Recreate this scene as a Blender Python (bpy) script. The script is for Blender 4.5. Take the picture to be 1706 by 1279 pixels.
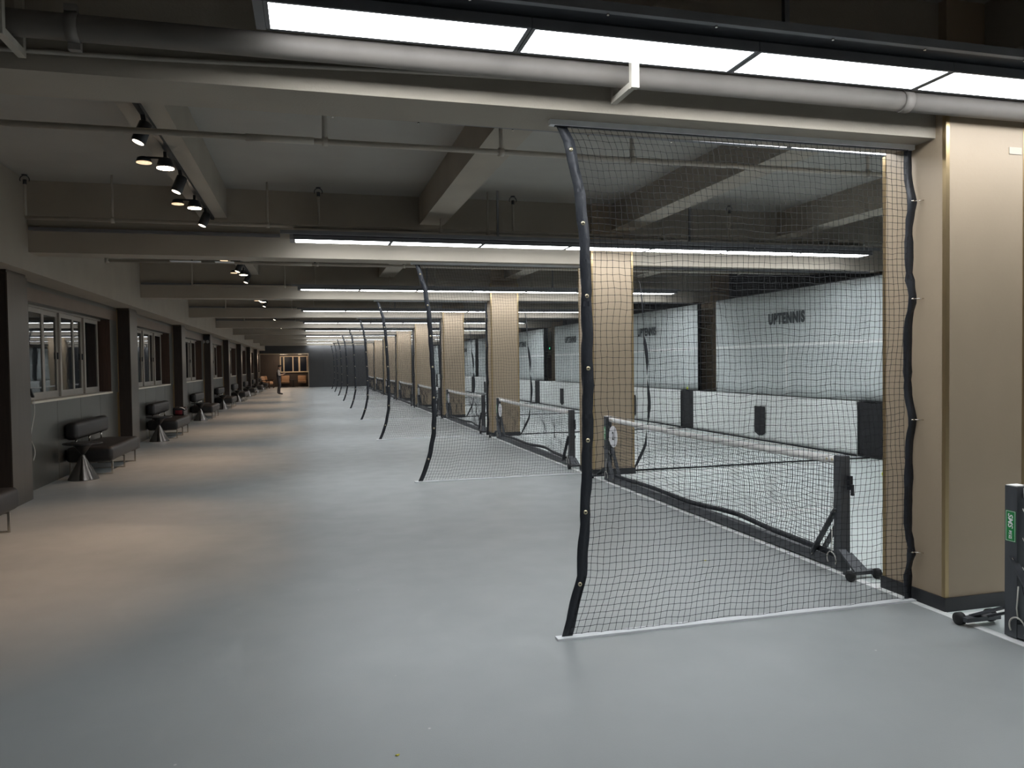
import bpy, bmesh, math, random
import numpy as np
from mathutils import Vector, Matrix

random.seed(7)
rng = np.random.default_rng(7)
SC = bpy.context.scene
COL = SC.collection
for o in list(bpy.data.objects):
    bpy.data.objects.remove(o)

# ------------------------------------------------------------------ camera
F_PX, YAW, PITCH, ROLL = 1274.16, 0.25815, -0.0272, -0.01334
CAM_H = 1.55
cam_d = bpy.data.cameras.new('camera')
cam_d.sensor_fit = 'HORIZONTAL'
cam_d.sensor_width = 36.0
cam_d.lens = F_PX / 1706.0 * 36.0
cam_d.clip_start = 0.05
cam_d.clip_end = 300
cam = bpy.data.objects.new('camera', cam_d)
COL.objects.link(cam)
_f = Vector((math.sin(YAW) * math.cos(PITCH), math.cos(YAW) * math.cos(PITCH), math.sin(PITCH)))
_r = Vector((math.cos(YAW), -math.sin(YAW), 0))
_u = _r.cross(_f)
r2 = _r * math.cos(ROLL) + _u * math.sin(ROLL)
u2 = -_r * math.sin(ROLL) + _u * math.cos(ROLL)
mw = Matrix((r2, u2, -_f)).transposed().to_4x4()
mw.translation = Vector((0, 0, CAM_H))
cam.matrix_world = mw
SC.camera = cam

# ------------------------------------------------------------------ world, exposure, light levels
w = bpy.data.worlds.new('night')
SC.world = w
w.use_nodes = True
w.node_tree.nodes['Background'].inputs[0].default_value = (0.012, 0.015, 0.022, 1)
w.node_tree.nodes['Background'].inputs[1].default_value = 1.0
SC.view_settings.view_transform = 'Standard'
SC.view_settings.look = 'None'
SC.view_settings.gamma = 1.0
SC.view_settings.use_curve_mapping = False
SC.view_settings.exposure = 0.0
STRIP_L = 14.0          # radiance of the white strip panels
SPOT_W = 108.0           # warm track spotlights
SPOT_COL = (1.0, 0.65, 0.42)
LOUNGE_W = 26.0
SC.cycles.max_bounces = 5
SC.cycles.diffuse_bounces = 3
SC.cycles.glossy_bounces = 2
SC.cycles.adaptive_threshold = 0.03
SC.cycles.use_light_tree = False
SC.cycles.sample_clamp_indirect = 6.0

# ------------------------------------------------------------------ layout of the hall
S = 5.976               # bay length
Y1 = 3.80               # front of the first column
XC0, XC1 = 3.715, 4.32  # column row
ZS = 2.885              # underside of the cross beams
ZC = 3.70               # ceiling
XE = -3.07              # aisle face of the edge beam
XP = -3.23              # aisle face of the wall pillars
XW = -3.45              # recessed wall panels
YB = -2.35              # wall behind the camera
YE = 57.45              # end wall
ORD = ['first', 'second', 'third', 'fourth', 'fifth', 'sixth', 'seventh', 'eighth', 'ninth', 'tenth', 'eleventh', 'twelfth']

# ------------------------------------------------------------------ materials
MATS = {}
def mat(name, col, rough=0.6, metal=0.0, var=0.08, scale=6.0, bump=0.0, bscale=60.0, spec=0.5, stretch=None):
    m = bpy.data.materials.new(name)
    m.use_nodes = True
    nt = m.node_tree
    b = nt.nodes['Principled BSDF']
    tc = nt.nodes.new('ShaderNodeTexCoord')
    mp = nt.nodes.new('ShaderNodeMapping')
    nt.links.new(tc.outputs['Object'], mp.inputs[0])
    if stretch:
        mp.inputs['Scale'].default_value = stretch
    nz = nt.nodes.new('ShaderNodeTexNoise')
    nz.inputs['Scale'].default_value = scale
    nz.inputs['Detail'].default_value = 4
    nt.links.new(mp.outputs[0], nz.inputs[0])
    cr = nt.nodes.new('ShaderNodeValToRGB')
    cr.color_ramp.elements[0].position = 0.3
    cr.color_ramp.elements[1].position = 0.7
    cr.color_ramp.elements[0].color = tuple(c * (1 - var) for c in col) + (1,)
    cr.color_ramp.elements[1].color = tuple(min(1, c * (1 + var)) for c in col) + (1,)
    nt.links.new(nz.outputs[0], cr.inputs[0])
    nt.links.new(cr.outputs[0], b.inputs['Base Color'])
    b.inputs['Roughness'].default_value = rough
    b.inputs['Metallic'].default_value = metal
    b.inputs['Specular IOR Level'].default_value = spec
    if bump > 0:
        n2 = nt.nodes.new('ShaderNodeTexNoise')
        n2.inputs['Scale'].default_value = bscale
        nt.links.new(mp.outputs[0], n2.inputs[0])
        bp = nt.nodes.new('ShaderNodeBump')
        bp.inputs['Strength'].default_value = bump
        bp.inputs['Distance'].default_value = 0.01
        nt.links.new(n2.outputs[0], bp.inputs['Height'])
        nt.links.new(bp.outputs[0], b.inputs['Normal'])
    MATS[name] = m
    return m

def emit(name, col, strength):
    m = bpy.data.materials.new(name)
    m.use_nodes = True
    b = m.node_tree.nodes['Principled BSDF']
    b.inputs['Base Color'].default_value = (0.8, 0.8, 0.8, 1)
    b.inputs['Emission Color'].default_value = col + (1,)
    b.inputs['Emission Strength'].default_value = strength
    MATS[name] = m
    return m

def floor_mat(name, col, rough, var=0.06):
    """acrylic court paint: broad blotches, pale scuffs, a few specks"""
    m = bpy.data.materials.new(name)
    m.use_nodes = True
    nt = m.node_tree
    b = nt.nodes['Principled BSDF']
    tc = nt.nodes.new('ShaderNodeTexCoord')
    def noise(sc, detail=4, dist=0.0, st=None):
        n = nt.nodes.new('ShaderNodeTexNoise')
        n.inputs['Scale'].default_value = sc
        n.inputs['Detail'].default_value = detail
        n.inputs['Distortion'].default_value = dist
        if st:
            mp = nt.nodes.new('ShaderNodeMapping')
            mp.inputs['Scale'].default_value = st
            nt.links.new(tc.outputs['Object'], mp.inputs[0])
            nt.links.new(mp.outputs[0], n.inputs[0])
        else:
            nt.links.new(tc.outputs['Object'], n.inputs[0])
        return n
    def ramp(src, p0, p1, c0, c1):
        r = nt.nodes.new('ShaderNodeValToRGB')
        r.color_ramp.elements[0].position = p0
        r.color_ramp.elements[1].position = p1
        r.color_ramp.elements[0].color = c0
        r.color_ramp.elements[1].color = c1
        nt.links.new(src, r.inputs[0])
        return r
    base = ramp(noise(0.7, 6).outputs[0], 0.3, 0.7, tuple(c * (1 - var) for c in col) + (1,), tuple(c * (1 + var) for c in col) + (1,))
    scuff = ramp(noise(1.6, 9, 1.2, (1.0, 0.45, 1)).outputs[0], 0.62, 0.85, (0, 0, 0, 1), (0.22, 0.22, 0.22, 1))
    mx = nt.nodes.new('ShaderNodeMixRGB')
    nt.links.new(scuff.outputs[0], mx.inputs[0])
    nt.links.new(base.outputs[0], mx.inputs[1])
    mx.inputs[2].default_value = tuple(min(1, c * 1.5 + 0.03) for c in col) + (1,)
    vo = nt.nodes.new('ShaderNodeTexVoronoi')
    vo.inputs['Scale'].default_value = 2.9
    nt.links.new(tc.outputs['Object'], vo.inputs[0])
    speck = ramp(vo.outputs['Distance'], 0.014, 0.022, (0.8, 0.8, 0.8, 1), (0, 0, 0, 1))
    mx2 = nt.nodes.new('ShaderNodeMixRGB')
    nt.links.new(speck.outputs[0], mx2.inputs[0])
    nt.links.new(mx.outputs[0], mx2.inputs[1])
    mx2.inputs[2].default_value = (0.6, 0.6, 0.58, 1)
    nt.links.new(mx2.outputs[0], b.inputs['Base Color'])
    rr = ramp(noise(3.0, 5).outputs[0], 0.3, 0.7, (rough - 0.05,) * 3 + (1,), (rough + 0.08,) * 3 + (1,))
    nt.links.new(rr.outputs[0], b.inputs['Roughness'])
    bp = nt.nodes.new('ShaderNodeBump')
    bp.inputs['Strength'].default_value = 0.12
    bp.inputs['Distance'].default_value = 0.004
    nt.links.new(noise(180, 2).outputs[0], bp.inputs['Height'])
    nt.links.new(bp.outputs[0], b.inputs['Normal'])
    b.inputs['Specular IOR Level'].default_value = 0.5
    MATS[name] = m
    return m

floor_mat('aisle_paint', (0.325, 0.345, 0.345), 0.37)
floor_mat('court_paint', (0.62, 0.675, 0.665), 0.48)
mat('line_paint', (0.80, 0.81, 0.80), 0.6, var=0.05, scale=20)
mat('ceiling_paint', (0.35, 0.335, 0.305), 0.85, var=0.05, scale=1.5, bump=0.15, bscale=90)
mat('beam_paint', (0.36, 0.32, 0.265), 0.8, var=0.05, scale=2.0, bump=0.12, bscale=90)
mat('column_panel', (0.385, 0.30, 0.21), 0.5, var=0.04, scale=1.8, bump=0.05, bscale=40)
mat('bronze_trim', (0.42, 0.31, 0.17), 0.34, metal=0.85, var=0.08, scale=8, stretch=(1, 1, 0.1))
mat('black_skirting', (0.018, 0.019, 0.022), 0.4, var=0.2)
mat('pillar_metal', (0.115, 0.098, 0.082), 0.36, metal=0.75, var=0.06, scale=3, stretch=(6, 6, 0.4))
mat('wall_panel', (0.115, 0.113, 0.100), 0.36, metal=0.55, var=0.05, scale=3, stretch=(6, 6, 0.4))
mat('header_panel', (0.17, 0.125, 0.095), 0.42, metal=0.5, var=0.08, scale=3)
mat('reveal_wood', (0.075, 0.042, 0.03), 0.5, var=0.2, scale=5, stretch=(8, 8, 0.6))
mat('sill_stone', (0.62, 0.57, 0.48), 0.5, var=0.05)
mat('window_alu', (0.36, 0.33, 0.29), 0.45, metal=0.25, var=0.05)
mat('night_glass', (0.008, 0.009, 0.010), 0.02, var=0.1, spec=0.5, bump=0.03, bscale=3)
MATS['night_glass'].node_tree.nodes['Principled BSDF'].inputs['IOR'].default_value = 2.0
mat('lounge_glass', (0.008, 0.011, 0.022), 0.35, var=0.1, spec=0.15)
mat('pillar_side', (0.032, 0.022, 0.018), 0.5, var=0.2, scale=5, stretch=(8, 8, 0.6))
mat('end_panel', (0.05, 0.05, 0.051), 0.5, var=0.06, scale=2)
mat('lounge_wall', (0.075, 0.055, 0.045), 0.5, var=0.1, scale=3, stretch=(6, 6, 0.5))
mat('lounge_trim', (0.62, 0.50, 0.36), 0.5, var=0.05)
mat('dark_wall', (0.05, 0.052, 0.055), 0.7, var=0.1)
mat('pipe_paint', (0.46, 0.425, 0.37), 0.5, var=0.05, scale=10)
mat('waste_pipe_paint', (0.19, 0.172, 0.155), 0.55, var=0.05, scale=10)
mat('steel_bracket', (0.45, 0.42, 0.36), 0.5, var=0.06)
mat('notice_tag', (0.47, 0.41, 0.33), 0.5, var=0.04)
mat('dark_metal', (0.035, 0.037, 0.042), 0.42, metal=0.4, var=0.15)
mat('housing_grey', (0.17, 0.172, 0.185), 0.5, metal=0.3, var=0.08)
mat('net_frame', (0.085, 0.09, 0.10), 0.42, metal=0.3, var=0.1, scale=4, stretch=(8, 8, 1))
mat('black_leather', (0.010, 0.009, 0.009), 0.45, var=0.25, scale=20, bump=0.25, bscale=220)
mat('chrome', (0.62, 0.58, 0.52), 0.22, metal=1.0, var=0.03)
mat('cone_metal', (0.17, 0.155, 0.145), 0.2, metal=1.0, var=0.06, scale=3, stretch=(8, 8, 0.3))
mat('table_black', (0.015, 0.015, 0.016), 0.38, var=0.1)
mat('cord_black', (0.013, 0.014, 0.017), 0.8, var=0.2, scale=40)
mat('band_vinyl', (0.020, 0.023, 0.030), 0.42, var=0.25, scale=12, bump=0.6, bscale=35, stretch=(1, 1, 0.5))
mat('brass_eyelet', (0.75, 0.66, 0.45), 0.3, metal=1.0, var=0.05)
mat('white_alu', (0.80, 0.82, 0.84), 0.45, metal=0.0, var=0.05, scale=14)
mat('white_tape', (0.88, 0.86, 0.84), 0.65, var=0.1, scale=14, bump=0.5, bscale=22)
mat('white_disc', (0.80, 0.79, 0.82), 0.5, var=0.03)
mat('print_black', (0.02, 0.02, 0.022), 0.6, var=0.1)
mat('print_grey', (0.05, 0.06, 0.065), 0.8, var=0.1)
mat('sticker_green', (0.015, 0.24, 0.06), 0.4, var=0.05)
mat('sticker_white', (0.85, 0.86, 0.85), 0.5, var=0.02)
mat('black_cloth', (0.012, 0.013, 0.015), 0.85, var=0.3, scale=8, bump=0.3, bscale=30)
mat('white_cord', (0.62, 0.60, 0.55), 0.5, var=0.05)
mat('rubber', (0.012, 0.012, 0.013), 0.6, var=0.2)
mat('ball_felt', (0.62, 0.72, 0.05), 0.9, var=0.15, scale=80, bump=0.5, bscale=300)
mat('scrap', (0.72, 0.66, 0.08), 0.8, var=0.2)
mat('tan_leather', (0.38, 0.21, 0.11), 0.5, var=0.12, scale=9, bump=0.15, bscale=120)
mat('vest', (0.02, 0.02, 0.024), 0.8, var=0.2)
mat('shirt', (0.42, 0.40, 0.39), 0.8, var=0.1)
mat('trousers', (0.055, 0.05, 0.055), 0.8, var=0.2)
mat('skin', (0.45, 0.27, 0.19), 0.5, var=0.05)
mat('hair', (0.012, 0.010, 0.009), 0.6, var=0.3)
mat('bag_cloth', (0.02, 0.017, 0.02), 0.7, var=0.2)
mat('bag_red', (0.16, 0.012, 0.02), 0.6, var=0.2)
mat('grey_plastic', (0.30, 0.30, 0.30), 0.45, var=0.05)
emit('strip_diffuser', (0.93, 0.965, 1.0), STRIP_L)
emit('spot_bright', (1.0, 0.80, 0.58), 28.0)
emit('spot_dim', (1.0, 0.68, 0.40), 1.1)
emit('spot_lens', (1.0, 0.86, 0.66), 5.0)
emit('lounge_glow', (1.0, 0.80, 0.56), 5.0)
emit('green_led', (0.05, 0.9, 0.35), 2.0)
emit('phone_screen', (0.8, 0.9, 1.0), 1.2)
for n_ in ('spot_bright', 'spot_dim', 'spot_lens', 'lounge_glow', 'green_led', 'phone_screen'):
    MATS[n_].cycles.emission_sampling = 'NONE'

def canvas_mat():
    """pale canvas with a painted white line across and one down from it"""
    m = mat('canvas', (0.56, 0.605, 0.605), 0.9, var=0.05, scale=1.6, bump=0.25, bscale=160)
    nt = m.node_tree
    b = nt.nodes['Principled BSDF']
    src = b.inputs['Base Color'].links[0].from_socket
    tc = [n for n in nt.nodes if n.type == 'TEX_COORD'][0]
    sp = nt.nodes.new('ShaderNodeSeparateXYZ')
    nt.links.new(tc.outputs['Object'], sp.inputs[0])
    def math_(op, a, bval):
        n = nt.nodes.new('ShaderNodeMath')
        n.operation = op
        for k, v in enumerate((a, bval)):
            if v is None:
                continue
            if isinstance(v, (int, float)):
                n.inputs[k].default_value = v
            else:
                nt.links.new(v, n.inputs[k])
        return n.outputs[0]
    def near(sock, c, hw):
        return math_('LESS_THAN', math_('ABSOLUTE', math_('SUBTRACT', sock, c), None), hw)
    hz = near(sp.outputs[2], 1.82, 0.026)
    vt = math_('MULTIPLY', near(sp.outputs[1], 0.0, 0.026), math_('LESS_THAN', sp.outputs[2], 1.82))
    mk = math_('MAXIMUM', hz, vt)
    mx = nt.nodes.new('ShaderNodeMixRGB')
    nt.links.new(mk, mx.inputs[0])
    nt.links.new(src, mx.inputs[1])
    mx.inputs[2].default_value = (0.80, 0.82, 0.81, 1)
    nt.links.new(mx.outputs[0], b.inputs['Base Color'])
canvas_mat()
mat('canvas_low', (0.76, 0.79, 0.78), 0.9, var=0.05, scale=1.6, bump=0.25, bscale=160)

# ------------------------------------------------------------------ mesh helpers
class MB:
    def __init__(self):
        self.v = []
        self.f = []
        self.smooth = []
    def _add(self, vs, fs, sm=False):
        n = len(self.v)
        self.v += [tuple(p) for p in vs]
        self.f += [tuple(i + n for i in f) for f in fs]
        self.smooth += [sm] * len(fs)
        return self
    def box(self, x0, x1, y0, y1, z0, z1):
        vs = [(x0, y0, z0), (x1, y0, z0), (x1, y1, z0), (x0, y1, z0), (x0, y0, z1), (x1, y0, z1), (x1, y1, z1), (x0, y1, z1)]
        return self._add(vs, [(0, 3, 2, 1), (4, 5, 6, 7), (0, 1, 5, 4), (1, 2, 6, 5), (2, 3, 7, 6), (3, 0, 4, 7)])
    def bar(self, p0, p1, w, h=None, up=(0, 0, 1)):
        """square bar between two points"""
        h = h or w
        p0, p1 = Vector(p0), Vector(p1)
        d = (p1 - p0).normalized()
        u = Vector(up)
        if abs(d.dot(u)) > 0.98:
            u = Vector((0, 1, 0))
        s = d.cross(u).normalized() * (w / 2)
        t = s.cross(d).normalized() * (h / 2)
        vs = []
        for p in (p0, p1):
            vs += [p - s - t, p + s - t, p + s + t, p - s + t]
        return self._add(vs, [(0, 1, 2, 3), (7, 6, 5, 4), (0, 4, 5, 1), (1, 5, 6, 2), (2, 6, 7, 3), (3, 7, 4, 0)])
    def tube(self, pts, r, n=8, caps=True, r1=None):
        pts = [Vector(p) for p in pts]
        rings = []
        prev = None
        for i, p in enumerate(pts):
            a = pts[max(0, i - 1)]
            b = pts[min(len(pts) - 1, i + 1)]
            d = (b - a).normalized()
            if prev is None:
                u = Vector((0, 0, 1)) if abs(d.z) < 0.9 else Vector((1, 0, 0))
                s = d.cross(u).normalized()
            else:
                s = (prev - d * prev.dot(d)).normalized()
            prev = s
            t = d.cross(s)
            rr = r if r1 is None else r + (r1 - r) * i / (len(pts) - 1)
            rings.append([p + (s * math.cos(2 * math.pi * k / n) + t * math.sin(2 * math.pi * k / n)) * rr for k in range(n)])
        vs = [q for ring in rings for q in ring]
        fs = []
        for i in range(len(pts) - 1):
            for k in range(n):
                fs.append((i * n + k, i * n + (k + 1) % n, (i + 1) * n + (k + 1) % n, (i + 1) * n + k))
        self._add(vs, fs, True)
        if caps:
            m = len(self.v) - len(vs)
            self.f.append(tuple(m + k for k in reversed(range(n))))
            self.f.append(tuple(m + len(vs) - n + k for k in range(n)))
            self.smooth += [False, False]
        return self
    def lathe(self, prof, n=32, c=(0, 0, 0)):
        vs, fs = [], []
        for r, z in prof:
            for k in range(n):
                a = 2 * math.pi * k / n
                vs.append((c[0] + r * math.cos(a), c[1] + r * math.sin(a), c[2] + z))
        for i in range(len(prof) - 1):
            for k in range(n):
                fs.append((i * n + k, i * n + (k + 1) % n, (i + 1) * n + (k + 1) % n, (i + 1) * n + k))
        self._add(vs, fs, True)
        m = len(self.v) - len(vs)
        self.f.append(tuple(m + k for k in reversed(range(n))))
        self.f.append(tuple(m + len(vs) - n + k for k in range(n)))
        self.smooth += [False, False]
        return self
    def poly(self, pts, thick):
        """flat polygon given as 3D points, extruded by the vector thick"""
        n = len(pts)
        t = Vector(thick)
        a = [Vector(p) for p in pts]
        vs = a + [p + t for p in a]
        fs = [tuple(reversed(range(n))), tuple(range(n, 2 * n))]
        fs += [(i, (i + 1) % n, n + (i + 1) % n, n + i) for i in range(n)]
        return self._add(vs, fs)
    def mesh(self, name, material):
        me = bpy.data.meshes.new(name)
        me.from_pydata(self.v, [], self.f)
        if any(self.smooth):
            me.polygons.foreach_set('use_smooth', self.smooth)
        for mm in (material if isinstance(material, (list, tuple)) else [material]):
            me.materials.append(MATS[mm])
        me.update()
        return me
    def build(self, name, material, parent=None, loc=None, kind=None):
        return link(name, self.mesh(name, material), parent, loc, kind)

def link(name, me, parent=None, loc=None, kind=None):
    o = bpy.data.objects.new(name, me)
    COL.objects.link(o)
    if parent is not None:
        o.parent = parent
    if loc is not None:
        o.location = loc
    if kind:
        o['kind'] = kind
    return o

def tag(o, label, cat=None, group=None, kind=None):
    o['label'] = label
    if cat:
        o['category'] = cat
    if group:
        o['group'] = group
    if kind:
        o['kind'] = kind
    return o

def empty(name, loc=(0, 0, 0)):
    o = bpy.data.objects.new(name, None)
    o.empty_display_size = 0.1
    COL.objects.link(o)
    o.location = loc
    return o

def copy_tree(o, parent=None):
    c = o.copy()
    COL.objects.link(c)
    if parent is not None:
        c.parent = parent
    for ch in list(o.children):
        copy_tree(ch, c)
    return c

def rounded(x0, x1, y0, y1, z0, z1, r, seg=3, name='rounded', material='black_leather'):
    bm = bmesh.new()
    bmesh.ops.create_cube(bm, size=1.0)
    for v in bm.verts:
        v.co = Vector(((x0 + x1) / 2 + v.co.x * (x1 - x0), (y0 + y1) / 2 + v.co.y * (y1 - y0), (z0 + z1) / 2 + v.co.z * (z1 - z0)))
    bmesh.ops.bevel(bm, geom=list(bm.edges), offset=r, segments=seg, affect='EDGES', profile=0.5)
    for f in bm.faces:
        f.smooth = True
    me = bpy.data.meshes.new(name)
    bm.to_mesh(me)
    bm.free()
    me.materials.append(MATS[material])
    return me

def np_mesh(name, verts, quads, material, smooth=True):
    me = bpy.data.meshes.new(name)
    nv, nf = len(verts), len(quads)
    k = quads.shape[1]
    me.vertices.add(nv)
    me.vertices.foreach_set('co', np.ascontiguousarray(verts, dtype=np.float32).ravel())
    me.loops.add(nf * k)
    me.loops.foreach_set('vertex_index', np.ascontiguousarray(quads, dtype=np.int32).ravel())
    me.polygons.add(nf)
    me.polygons.foreach_set('loop_start', np.arange(0, nf * k, k, dtype=np.int32))
    me.polygons.foreach_set('use_smooth', np.full(nf, smooth))
    me.update(calc_edges=True)
    me.validate()
    me.materials.append(MATS[material])
    return me

def strands(P, offs):
    """P: (strand, point, 3) -> 3-sided cords; offs: three offset vectors"""
    ns, npt, _ = P.shape
    V = (P[:, :, None, :] + offs[None, None, :, :]).reshape(-1, 3)
    s, i, k = np.meshgrid(np.arange(ns), np.arange(npt - 1), np.arange(3), indexing='ij')
    b0 = (s * npt + i) * 3
    b1 = b0 + 3
    k2 = (k + 1) % 3
    Q = np.stack([b0 + k, b0 + k2, b1 + k2, b1 + k], -1).reshape(-1, 4)
    return V, Q

def net_mesh(name, P, r, along, knots=0.0):
    """P: (row, column, 3) grid of knots; along: 'x' or 'y' direction of the rows"""
    a = np.array([math.pi / 2, math.pi * 7 / 6, math.pi * 11 / 6])
    c, s, o = np.cos(a) * r, np.sin(a) * r, np.zeros(3)
    vert_offs = np.stack([c, s, o], -1)
    hor_offs = np.stack([o, c, s], -1) if along == 'x' else np.stack([c, o, s], -1)
    V1, Q1 = strands(np.swapaxes(P, 0, 1), vert_offs)
    V2, Q2 = strands(P, hor_offs)
    V, Q = [V1, V2], [Q1, Q2 + len(V1)]
    if knots > 0:
        K = P.reshape(-1, 3)
        d = np.array([(1, 0, 0), (0, 1, 0), (-1, 0, 0), (0, -1, 0), (0, 0, 1), (0, 0, -1)], float) * knots
        VK = (K[:, None, :] + d[None]).reshape(-1, 3)
        t = np.array([(0, 1, 4, 4), (1, 2, 4, 4), (2, 3, 4, 4), (3, 0, 4, 4), (1, 0, 5, 5), (2, 1, 5, 5), (3, 2, 5, 5), (0, 3, 5, 5)])
        # quads made of two triangles each keep one polygon size
        t = np.array([(0, 1, 2, 4), (2, 3, 0, 4), (2, 1, 0, 5), (0, 3, 2, 5)])
        QK = (np.arange(len(K))[:, None, None] * 6 + t[None]).reshape(-1, 4)
        QK = QK + len(V1) + len(V2)
        V.append(VK)
        Q.append(QK)
    return np_mesh(name, np.concatenate(V), np.concatenate(Q), 'cord_black', smooth=False)

def smooth_noise(nr, nc, cr, cc, amp):
    g = rng.normal(size=(max(2, nr // cr) + 2, max(2, nc // cc) + 2))
    yi = np.linspace(0, g.shape[0] - 1.001, nr)
    xi = np.linspace(0, g.shape[1] - 1.001, nc)
    y0, x0 = yi.astype(int), xi.astype(int)
    fy, fx = (yi - y0)[:, None], (xi - x0)[None]
    fy, fx = fy * fy * (3 - 2 * fy), fx * fx * (3 - 2 * fx)
    a, b = g[np.ix_(y0, x0)], g[np.ix_(y0, x0 + 1)]
    c, d = g[np.ix_(y0 + 1, x0)], g[np.ix_(y0 + 1, x0 + 1)]
    return amp * ((a * (1 - fx) + b * fx) * (1 - fy) + (c * (1 - fx) + d * fx) * fy)

def ribbon(pts, wvec, tvec, name, material, crinkle=0.0):
    """strip through pts, width vector wvec (per point), thickness vector tvec"""
    mb = MB()
    n = len(pts)
    vs = []
    for i, p in enumerate(pts):
        p = np.array(p, float)
        wv = np.array(wvec[i] if isinstance(wvec, list) else wvec, float)
        t = np.array(tvec, float)
        j = np.array(tvec, float) * (0.7 * crinkle * rng.normal())
        vs += [p + j, p + wv - j, p + wv + t - j, p + t + j]
    fs = []
    for i in range(n - 1):
        b = i * 4
        for k in range(4):
            fs.append((b + k, b + (k + 1) % 4, b + 4 + (k + 1) % 4, b + 4 + k))
    fs += [(3, 2, 1, 0), tuple((n - 1) * 4 + k for k in range(4))]
    mb._add(vs, fs[:-2], True)
    mb._add([], [tuple(i - len(vs) for i in f) for f in fs[-2:]], False)
    return mb.mesh(name, material)

def text_mesh(body, size, name, material, offset=0.0, extrude=0.002, shear=0.0, spacing=1.0):
    cu = bpy.data.curves.new('lettering', 'FONT')
    cu.body = body
    cu.size = size
    cu.offset = offset
    cu.extrude = extrude
    cu.shear = shear
    cu.space_character = spacing
    cu.align_x = 'CENTER'
    cu.align_y = 'CENTER'
    cu.resolution_u = 3
    tmp = bpy.data.objects.new('lettering_tmp', cu)
    COL.objects.link(tmp)
    bpy.context.view_layer.update()
    me = bpy.data.meshes.new_from_object(tmp.evaluated_get(bpy.context.evaluated_depsgraph_get()))
    bpy.data.objects.remove(tmp)
    bpy.data.curves.remove(cu)
    me.name = name
    me.materials.clear()
    me.materials.append(MATS[material])
    return me

def fit_text(me, wid, hei):
    co = np.empty(len(me.vertices) * 3, np.float32)
    me.vertices.foreach_get('co', co)
    co = co.reshape(-1, 3)
    lo, hi = co.min(0), co.max(0)
    co[:, 0] = (co[:, 0] - (lo[0] + hi[0]) / 2) * wid / (hi[0] - lo[0])
    co[:, 1] = (co[:, 1] - (lo[1] + hi[1]) / 2) * hei / (hi[1] - lo[1])
    me.vertices.foreach_set('co', co.ravel())
    me.update()
    return me

# ================================================================== SETTING
# ---- floors
tag(MB().box(-4.2, 3.70, YB, 60.6, -0.12, 0.0).build('floor', 'aisle_paint', kind='structure'), 'blue-grey painted aisle floor with pale scuffs and specks')
tag(MB().box(3.70, 9.6, YB, YE, -0.12, 0.0).build('floor_court', 'court_paint', kind='structure'), 'pale grey-green painted court floor behind the columns')
mk = MB().box(3.655, 3.71, YB, YE, 0.0, 0.003)
tag(mk.build('floor_line', 'line_paint', kind='structure'), 'long white court side line painted beside the column row')
for i in range(-1, 10):
    y = Y1 + i * S
    yb = y - 0.105
    if yb > YB:
        tag(MB().box(3.71, 8.3, yb, yb + 0.05, 0.0, 0.003).build('floor_line', 'line_paint', kind='structure'),
            f'white base line across the court floor before column {ORD[i + 1]}')
    if y + 0.6 < YE:
        tag(MB().box(3.71, 8.3, y + 0.56, y + 0.61, 0.0, 0.003).build('floor_line', 'line_paint', kind='structure'),
            f'white base line across the court floor behind column {ORD[i + 1]}')
        tag(MB().box(4.4, 8.3, y + 3.0, y + 3.045, 0.0, 0.003).build('floor_line', 'line_paint', kind='structure'),
            f'white centre line across the {ORD[i + 1]} court floor')

# ---- ceiling, end walls, right wall
tag(MB().box(-4.2, 9.6, YB, YE, ZC, ZC + 0.15).build('ceiling', 'ceiling_paint', kind='structure'), 'grey-beige painted concrete ceiling between the beams')
tag(MB().box(-4.2, 9.6, YB - 0.15, YB, 0, ZC).build('wall_front', 'dark_wall', kind='structure'), 'dark plain end wall')
tag(MB().box(9.35, 9.6, YB, YE, 0, ZC).build('wall_right', 'dark_wall', kind='structure'), 'dark wall behind the court canvases')
wb = tag(MB().box(-0.06, 9.6, YE + 0.06, YE + 0.3, 0, ZC).build('wall_back', 'dark_wall', kind='structure'), 'dark grey panelled end wall of the hall')
me = MB().box(0.004, 1.046, -0.06, 0.058, 0.0, ZC - 0.01).mesh('end_wall_panel', 'end_panel')
for k in range(9):
    link('end_wall_panel', me, wb, (-0.06 + 1.05 * k, YE, 0.0))
# header above the lounge recess, lounge box
tag(MB().box(-4.2, -0.06, YE, YE + 0.25, 2.45, ZC).build('wall_lounge_header', 'end_panel', kind='structure'), 'dark header wall above the lounge opening')
tag(MB().box(-4.2, -0.06, YE + 0.25, 60.4, 2.45, 2.55).build('ceiling_lounge', 'ceiling_paint', kind='structure'), 'low ceiling over the far lounge')
wl = tag(MB().box(-4.2, 0.0, 60.06, 60.4, 0, 2.45).build('wall_lounge', 'lounge_wall', kind='structure'), 'dark brown lounge end wall')
tag(MB().box(-0.06, 0.1, YE + 0.3, 60.06, 0, 2.45).build('wall_lounge_side', 'lounge_wall', kind='structure'), 'brown side wall of the lounge')
for k in range(4):
    link('wall_board', MB().box(-3.3 + k * 0.30, -3.008 + k * 0.30, 60.04, 60.06, 0, 2.44).mesh('wall_board', 'lounge_wall'), wl)
t1 = MB().box(-0.12, -0.06, YE - 0.02, YE + 0.12, 0, 2.47).build('trim_1', 'lounge_trim', kind='structure')
tag(t1, 'pale upright trim at the side of the lounge opening')
t2 = MB().box(-3.45, -0.12, YE - 0.02, YE + 0.12, 2.40, 2.47).build('trim_2', 'lounge_trim', kind='structure')
tag(t2, 'pale trim along the top of the lounge opening')
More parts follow.
